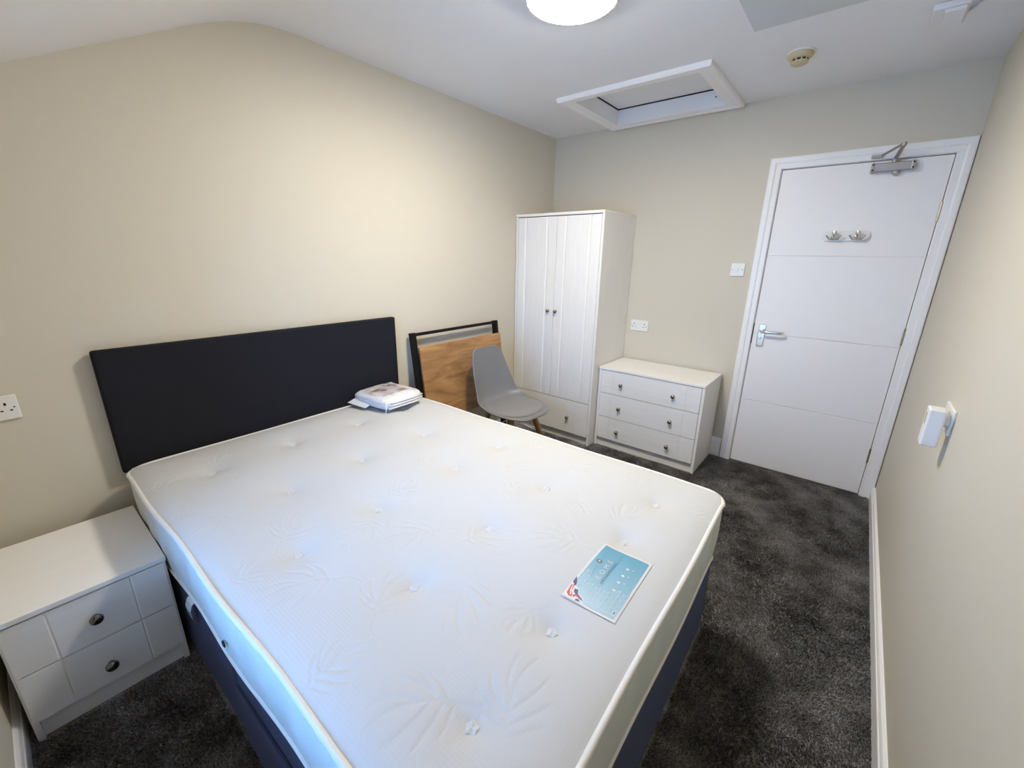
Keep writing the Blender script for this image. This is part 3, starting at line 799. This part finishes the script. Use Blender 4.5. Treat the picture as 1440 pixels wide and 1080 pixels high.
# stitched label: local u along +y, v across +x
LB = mt
lp00, lp10, lp01, lp11 = [np.array(to_bed(*p)) for p in ((1.783, -2.527), (1.773, -2.274), (1.918, -2.519), (1.912, -2.275))]
def lab(u, v, off):
    p = lp00*(1-u)*(1-v)+lp10*u*(1-v)+lp01*(1-u)*v+lp11*u*v
    return (p[0], p[1], float(top_base(p[0], p[1]))+off)
def lab_grid(u0, u1, v0, v1, off, nu, nv, name, mat, parent):
    vs_ = [lab(u0+(u1-u0)*i/nu, v0+(v1-v0)*j/nv, off) for i in range(nu+1) for j in range(nv+1)]
    fs_ = [(i*(nv+1)+j, (i+1)*(nv+1)+j, (i+1)*(nv+1)+j+1, i*(nv+1)+j+1) for i in range(nu) for j in range(nv)]
    o = MB().add(vs_, fs_).build(name, mat, parent, smooth='all')
    return o
lab_o = lab_grid(-.02, 1.02, -.03, 1.03, .0022, 16, 10, 'label', L_WHITE, LB)
lab_o['label'] = 'turquoise printed mattress label'
lab_grid(.012, .988, .02, .98, .0028, 16, 10, 'label_print', LABELP, lab_o)
def poly(pts, off, name, mat):
    vs_ = [lab(u, v, off) for u, v in pts]
    return MB().add(vs_, [tuple(range(len(pts)))]).build(name, mat, lab_o)
def strip_lines(lines, wdt, off, name, mat):
    """polylines in label units (u to .25 m, v to .14 m) as thin ink strips"""
    mb = MB(); A, B = .25, .14
    for pl_ in lines:
        for (p, q) in zip(pl_[:-1], pl_[1:]):
            p, q = np.array(p), np.array(q); d = (q-p)*np.array((A, B)); L_ = np.hypot(*d)
            if L_ < 1e-6: continue
            d /= L_; n_3 = np.array((-d[1], d[0]))*wdt/2; e = d*wdt/2
            c = [p*np.array((A, B))-e+n_3, q*np.array((A, B))+e+n_3, q*np.array((A, B))+e-n_3, p*np.array((A, B))-e-n_3]
            mb.add([lab(x[0]/A, x[1]/B, off) for x in c], [(0, 1, 2, 3)])
    o = mb.build(name, mat, lab_o); o['kind'] = 'stuff'
    return o
# greek key rows fading out to the right
keys = []
cu, cv = .085, .165
for i in range(5):
    for j in range(6):
        u, v = .055+i*cu, .02+j*cv
        if (v < .30 and u < .22) or u+v*.15 > .44 or (u > .28 and v < .62 and v > .18): continue
        a, b = cu, cv
        keys.append([(u, v), (u, v+b*.86), (u+a*.72, v+b*.86), (u+a*.72, v+b*.30), (u+a*.34, v+b*.30), (u+a*.34, v+b*.58), (u+a*.52, v+b*.58)])
        keys.append([(u+a*.72, v+b*.86), (u+a, v+b*.86)])
strip_lines(keys, .0018, .0033, 'key_pattern', L_KEY)
# ragged flag brush stroke in the corner
poly([(-.01, -.02), (.30, -.02), (.24, .06), (.17, .10), (.14, .18), (.09, .22), (.06, .34), (-.01, .40)], .0036, 'flag_ground', L_WHITE)
poly([(.20, -.01), (.29, -.015), (.235, .05), (.175, .085), (.165, .05)], .0041, 'flag_blue', L_BLUE)
poly([(.09, .12), (.13, .10), (.135, .17), (.085, .21), (.055, .32), (.03, .36), (.045, .24)], .0041, 'flag_blue', L_BLUE)
poly([(.04, .02), (.15, .00), (.19, .03), (.16, .06), (.09, .075), (.05, .13), (.02, .14), (.015, .08)], .0041, 'flag_red', L_RED)
poly([(.0, .24), (.02, .22), (.03, .27), (.01, .33)], .0041, 'flag_blue', L_BLUE)
poly([(.03, .095), (.09, .045), (.185, .018), (.19, .03), (.10, .062), (.04, .115)], .0045, 'flag_stripe', L_WHITE)
poly([(.015, .16), (.05, .145), (.075, .20), (.05, .30), (.035, .30), (.055, .20)], .0045, 'flag_red', L_RED)
def text_on_label(body, u0, u1, v, hgt, mat, off, name, space=1.0):
    cu_ = bpy.data.curves.new(name, 'FONT'); cu_.body = body; cu_.size = 1.0; cu_.space_character = space
    to = bpy.data.objects.new(name, cu_); COL.objects.link(to)
    bpy.context.view_layer.update()
    m_ = bpy.data.meshes.new_from_object(to.evaluated_get(bpy.context.evaluated_depsgraph_get()))
    bpy.data.objects.remove(to, do_unlink=True)
    co = np.empty(len(m_.vertices)*3); m_.vertices.foreach_get('co', co); co = co.reshape(-1, 3)
    x0_, x1_ = co[:, 0].min(), co[:, 0].max(); y0_, y1_ = co[:, 1].min(), co[:, 1].max()
    out = [lab(u0+(c[0]-x0_)/(x1_-x0_)*(u1-u0), v-(c[1]-y0_)/(y1_-y0_)*hgt, off) for c in co]
    m_.vertices.foreach_set('co', np.array(out).ravel())
    o = finish(name, m_, mat, lab_o, fix=False)
    return o
text_on_label('ROME', .40, .75, .375, .10, L_WHITE, .0036, 'lettering', 1.9)
text_on_label('ORTHOPAEDIC', .355, .765, .47, .062, L_DARK, .0036, 'lettering', 1.25)
# emblem, script strokes, rating dots and small symbol box
poly([(.66+.030*math.cos(a), .14+.062*math.sin(a)) for a in np.linspace(0, 2*math.pi, 20)[:-1]], .0036, 'emblem', L_GOLD)
poly([(.66+.013*math.cos(a), .14+.028*math.sin(a)) for a in np.linspace(0, 2*math.pi, 14)[:-1]], .0041, 'emblem', L_KEY)
strip_lines([[(.40, .20), (.43, .13), (.45, .20), (.47, .15), (.49, .19)], [(.51, .17), (.54, .14), (.57, .18), (.60, .15)], [(.71, .19), (.71, .11)], [(.74, .18), (.76, .12), (.78, .18)], [(.81, .18), (.83, .13), (.86, .17)]], .0016, .0036, 'script_strokes', L_MID)
strip_lines([[(.54, .235), (.80, .235)]], .001, .0036, 'rule_line', L_MID)
for u, v in ((.36, .70), (.495, .692), (.615, .688), (.745, .69)):
    poly([(u+.018*math.cos(a), v+.034*math.sin(a)) for a in np.linspace(0, 2*math.pi, 16)[:-1]], .0036, 'rating_dot', L_WHITE)
    poly([(u+.010, v+.085), (u+.026, v+.085), (u+.026, v+.12), (u+.010, v+.12)], .0036, 'rating_mark', L_KEY)
poly([(.045, .91), (.12, .91), (.12, .96), (.045, .96)], .0036, 'symbol_box', L_WHITE)
strip_lines([[(.065, .935), (.10, .935)]], .003, .0041, 'symbol_mark', L_DARK)

# ------------------------------------------------------------------ packed bedding bag on the mattress
bg_z = .6235
bag = thing('bedding_pack', 'folded white bedding in clear plastic bag near headboard', 'bedding pack', (.215, -1.945, bg_z), math.radians(4))
def bag_mesh(hx_, hy_, hz_, nn=26):
    vs_ = []; fs_ = []
    def sgnpow(v, p): return math.copysign(abs(v)**p, v)
    nu, nv = 56, 22
    for j in range(nv+1):
        ph = -math.pi/2+math.pi*j/nv
        for i in range(nu):
            th = 2*math.pi*i/nu
            cz, sz_ = math.cos(ph), math.sin(ph)
            x = hx_*sgnpow(math.cos(th), .38)*sgnpow(cz, .35); y = hy_*sgnpow(math.sin(th), .38)*sgnpow(cz, .35)
            z = hz_*sgnpow(sz_, .6)
            edge = max(abs(x)/hx_, abs(y)/hy_)
            z = z*(1-.22*edge**4)
            wv = .0022*math.sin(x*70+z*90)*math.cos(y*55)+.0016*math.sin(y*120+x*40)
            vs_.append((x+wv, y+wv, max(z+hz_+wv, 0.0)))
    for j in range(nv):
        for i in range(nu):
            fs_.append((j*nu+i, j*nu+(i+1) % nu, (j+1)*nu+(i+1) % nu, (j+1)*nu+i))
    return MB().add(vs_, fs_)
bag_mesh(.152, .142, .040).build('plastic_bag', BAG, bag, smooth='all')
# folded layers of cloth showing at the front edge
for k, z in enumerate((.022, .036, .050)):
    MB().tube([(.150, -.120+.010*k, z), (.1545, -.06, z+.001), (.1545, .06, z-.001), (.150, .120, z)], .0055, 8).build('cloth_fold', BAG, bag, smooth='all')
# sealed flap ears
MB().add([(-.12, -.140, .034), (.02, -.141, .026), (.01, -.168, .012), (-.13, -.182, .018), (-.12, -.140, .036), (.02, -.141, .028), (.01, -.168, .013), (-.13, -.182, .0192)],
         [(0,1,2,3),(7,6,5,4),(0,4,5,1),(1,5,6,2),(2,6,7,3),(3,7,4,0)]).build('sealed_flap', BAG, bag)
MB().tube([(.146, -.136, .006), (.150, -.138, .03), (.138, -.130, .064)], .0030, 6).build('corner_seam', BAG, bag, smooth='all')
iv = []; 
for i in range(7):
    for j in range(7):
        x, y = -.085+.17*i/6, -.115+.20*j/6
        iv.append((x, y, .0815-.022*.8*max(abs(x)/.152, abs(y)/.142)**4))
ino = MB().add(iv, [(i*7+j, (i+1)*7+j, (i+1)*7+j+1, i*7+j+1) for i in range(6) for j in range(6)]).build('paper_insert', INSERT, bag, smooth='all')
ino['label'] = 'printed paper insert'

# ------------------------------------------------------------------ folded desk leaning on the wall
dk = thing('folding_desk', 'oak topped black metal desk leaning folded against wall', 'desk', (.170, -1.215, 0))
lean = math.atan(.126)
UPd = Vector((-math.sin(lean), 0, math.cos(lean)))      # along the leaning frame
NRM = Vector((math.cos(lean), 0, math.sin(lean)))       # out towards the room
ly0, ly1 = -.425, .405
for y0 in (ly0, ly1-.032):
    MB().obox(Vector((-.020, y0, .004)), UPd, Y_, NRM, .968, .032, .038).build('frame_post', BLACKM, dk, bevel=.002)
MB().obox(Vector((-.020, ly0+.025, .004))+UPd*.945+NRM*.012, UPd, Y_, NRM, .020, ly1-ly0-.05, .020).build('frame_bar', BLACKM, dk, bevel=.002)
MB().obox(Vector((-.020, ly0+.025, .004))+UPd*.10, UPd, Y_, NRM, .020, ly1-ly0-.05, .020).build('frame_bar', BLACKM, dk, bevel=.002)
for y0 in (ly0+.026, ly1-.046):
    MB().obox(Vector((-.004, y0, .02))+UPd*.02+NRM*.006, UPd, Y_, NRM, .80, .020, .020).build('folded_leg', BLACKM, dk, bevel=.002)
bo = MB().obox(Vector((-.020, ly0+.030, .004))+UPd*.352+NRM*.039, UPd, Y_, NRM, .520, ly1-ly0-.034, .018).build('desk_top', OAK, dk, bevel=.0015)

# ------------------------------------------------------------------ shell chair
cc = thing('shell_chair', 'grey moulded shell chair with wooden legs beside bed', 'chair', (.50, -1.165, 0), math.radians(-4))
SEC = [(.232, .428, .095, 0.0), (.222, .440, .150, .002), (.190, .450, .198, .004), (.130, .452, .226, .008), (.060, .448, .236, .014), (-.010, .444, .236, .024), (-.080, .444, .228, .040),
       (-.135, .452, .218, .058), (-.175, .478, .208, .068), (-.198, .520, .200, .066), (-.214, .575, .192, .058), (-.228, .635, .182, .048), (-.242, .700, .170, .038), (-.254, .757, .158, .030), (-.262, .800, .144, .024), (-.266, .822, .122, .018), (-.268, .832, .085, .012)]
def shell(off, name, mat, parent, secs, nu=25, usc=1.0):
    P2 = [Vector((s[0], s[1])) for s in secs]; vs_ = []
    for i, (f, z, w_, c_) in enumerate(secs):
        a = P2[max(i-1, 0)]; b = P2[min(i+1, len(P2)-1)]; t = (b-a).normalized(); nr = Vector((t.y, -t.x))
        nr = -nr if nr.y < 0 and i < 7 else nr
        if nr.x < 0 and i >= 7: nr = -nr
        for k in range(nu):
            u = (k/(nu-1)*2-1)*usc
            r = c_*abs(u)**2.4+off
            vs_.append((f+nr.x*r, w_*u*(1-.06*abs(u)**4), z+nr.y*r))
    fs_ = [(i*nu+k, i*nu+k+1, (i+1)*nu+k+1, (i+1)*nu+k) for i in range(len(secs)-1) for k in range(nu-1)]
    o = MB().add(vs_, fs_).build(name, mat, parent, smooth='all')
    return o
so = shell(0, 'seat_shell', GREYP, cc, SEC)
sm = so.modifiers.new('th', 'SOLIDIFY'); sm.thickness = .012; sm.offset = 0
so.modifiers.new('ss', 'SUBSURF').levels = 1
so.modifiers['ss'].render_levels = 2
# seat pad: flat cushion following the dished seat
pv = []; nr_, nth = 9, 40
def seat_z(f):
    fsx = [s[0] for s in SEC[:9]][::-1]; zz = [s[1] for s in SEC[:9]][::-1]
    return float(np.interp(f, fsx, zz))
def seat_w(f):
    fsx = [s[0] for s in SEC[:9]][::-1]; zz = [s[2] for s in SEC[:9]][::-1]
    return float(np.interp(f, fsx, zz))
def seat_c(f):
    fsx = [s[0] for s in SEC[:9]][::-1]; zz = [s[3] for s in SEC[:9]][::-1]
    return float(np.interp(f, fsx, zz))
for i in range(nr_+1):
    rr = i/nr_
    for k in range(nth):
        a = 2*math.pi*k/nth
        f = .035+.172*rr*math.copysign(abs(math.cos(a))**.85, math.cos(a)); y = .200*rr*math.copysign(abs(math.sin(a))**.85, math.sin(a))
        uu = min(abs(y)/max(seat_w(f), .05), 1)
        pv.append((f, y, seat_z(f)+seat_c(f)*uu**2.4+.008+.020*(1-rr**6)))
pf = [(i*nth+k, i*nth+(k+1) % nth, (i+1)*nth+(k+1) % nth, (i+1)*nth+k) for i in range(nr_) for k in range(nth)]
MB().add(pv, pf).build('seat_pad', GREYC, cc, smooth='all')
MB().box(-.10, .10, -.10, .10, .405, .436).build('under_plate', BLACKM, cc, bevel=.006)
for sx, sy in ((1, 1), (1, -1), (-1, 1), (-1, -1)):
    MB().tube([(sx*.105, sy*.105, .418), (sx*.215, sy*.205, .006)], [.021, .012], 14).build('leg', LEGW, cc, smooth=True)
for sx, sy in ((1, 1), (1, -1)):
    MB().tube([(sx*.145, sy*.14, .27), (0, 0, .36), (-sx*.145, -sy*.14, .27)], .004, 8).build('cross_rod', CHROME, cc, smooth=True)

# ------------------------------------------------------------------ carpet pile
def in_rect(x, y, r): return (x > r[0]) & (x < r[1]) & (y > r[2]) & (y < r[3])
regs = [(1.93, W-.018, F+.02, -.004, 1.0), (.775, 1.93, -1.80, -.016, 1.0), (.53, 1.75, F+.02, -3.05, 1.0), (.25, .775, -1.75, -.49, .35)]
px_, py_ = [], []
for (x0, x1, y0, y1, dn) in regs:
    n = int((x1-x0)*(y1-y0)*75000*dn)
    px_.append(rng.uniform(x0, x1, n)); py_.append(rng.uniform(y0, y1, n))
px_ = np.concatenate(px_); py_ = np.concatenate(py_)
keep = ~in_rect(px_, py_, (BX0, BX1+.004, BY0-.010, BY1+.004)) & ~in_rect(px_, py_, (.78, 1.561, -.436, 0)) & ~in_rect(px_, py_, (0, .776, -.519, 0)) & ~in_rect(px_, py_, (.07, .548, -3.484, -3.092)) & ~((px_ < 1.63) & (py_ > -.02)) & ~((px_ > LX0-.08) & (py_ > -.024) & ((px_ < LX0) | (px_ > LX1)))
px_, py_ = px_[keep], py_[keep]; n = len(px_)
# pile lean varies in broad brushed patches
lx = np.sin(px_*9+2.1*np.sin(py_*5))*.0035+rng.normal(0, .0028, n); ly_ = np.cos(py_*8+2.3*np.sin(px_*6))*.0035+rng.normal(0, .0028, n)
an = rng.uniform(0, 2*np.pi, n); hw = rng.uniform(.0013, .0022, n); hh = rng.uniform(.006, .0105, n)
dx_, dy_ = np.cos(an)*hw, np.sin(an)*hw
tri = np.stack([np.stack([px_-dx_, py_-dy_, np.zeros(n)], -1), np.stack([px_+dx_, py_+dy_, np.zeros(n)], -1),
                np.stack([px_+lx+dx_*.7, py_+ly_+dy_*.7, hh], -1), np.stack([px_+lx-dx_*.7, py_+ly_-dy_*.7, hh], -1)], 1).reshape(-1, 3)
pm = bpy.data.meshes.new('carpet_pile')
pm.vertices.add(n*4); pm.vertices.foreach_set('co', tri.ravel())
pm.loops.add(n*4); pm.loops.foreach_set('vertex_index', np.arange(n*4, dtype=np.int32))
pm.polygons.add(n); pm.polygons.foreach_set('loop_start', np.arange(0, n*4, 4, dtype=np.int32))
pm.update(calc_edges=True)
cp = finish('carpet_pile', pm, CARPET, floor_o, fix=False)
cp['kind'] = 'stuff'
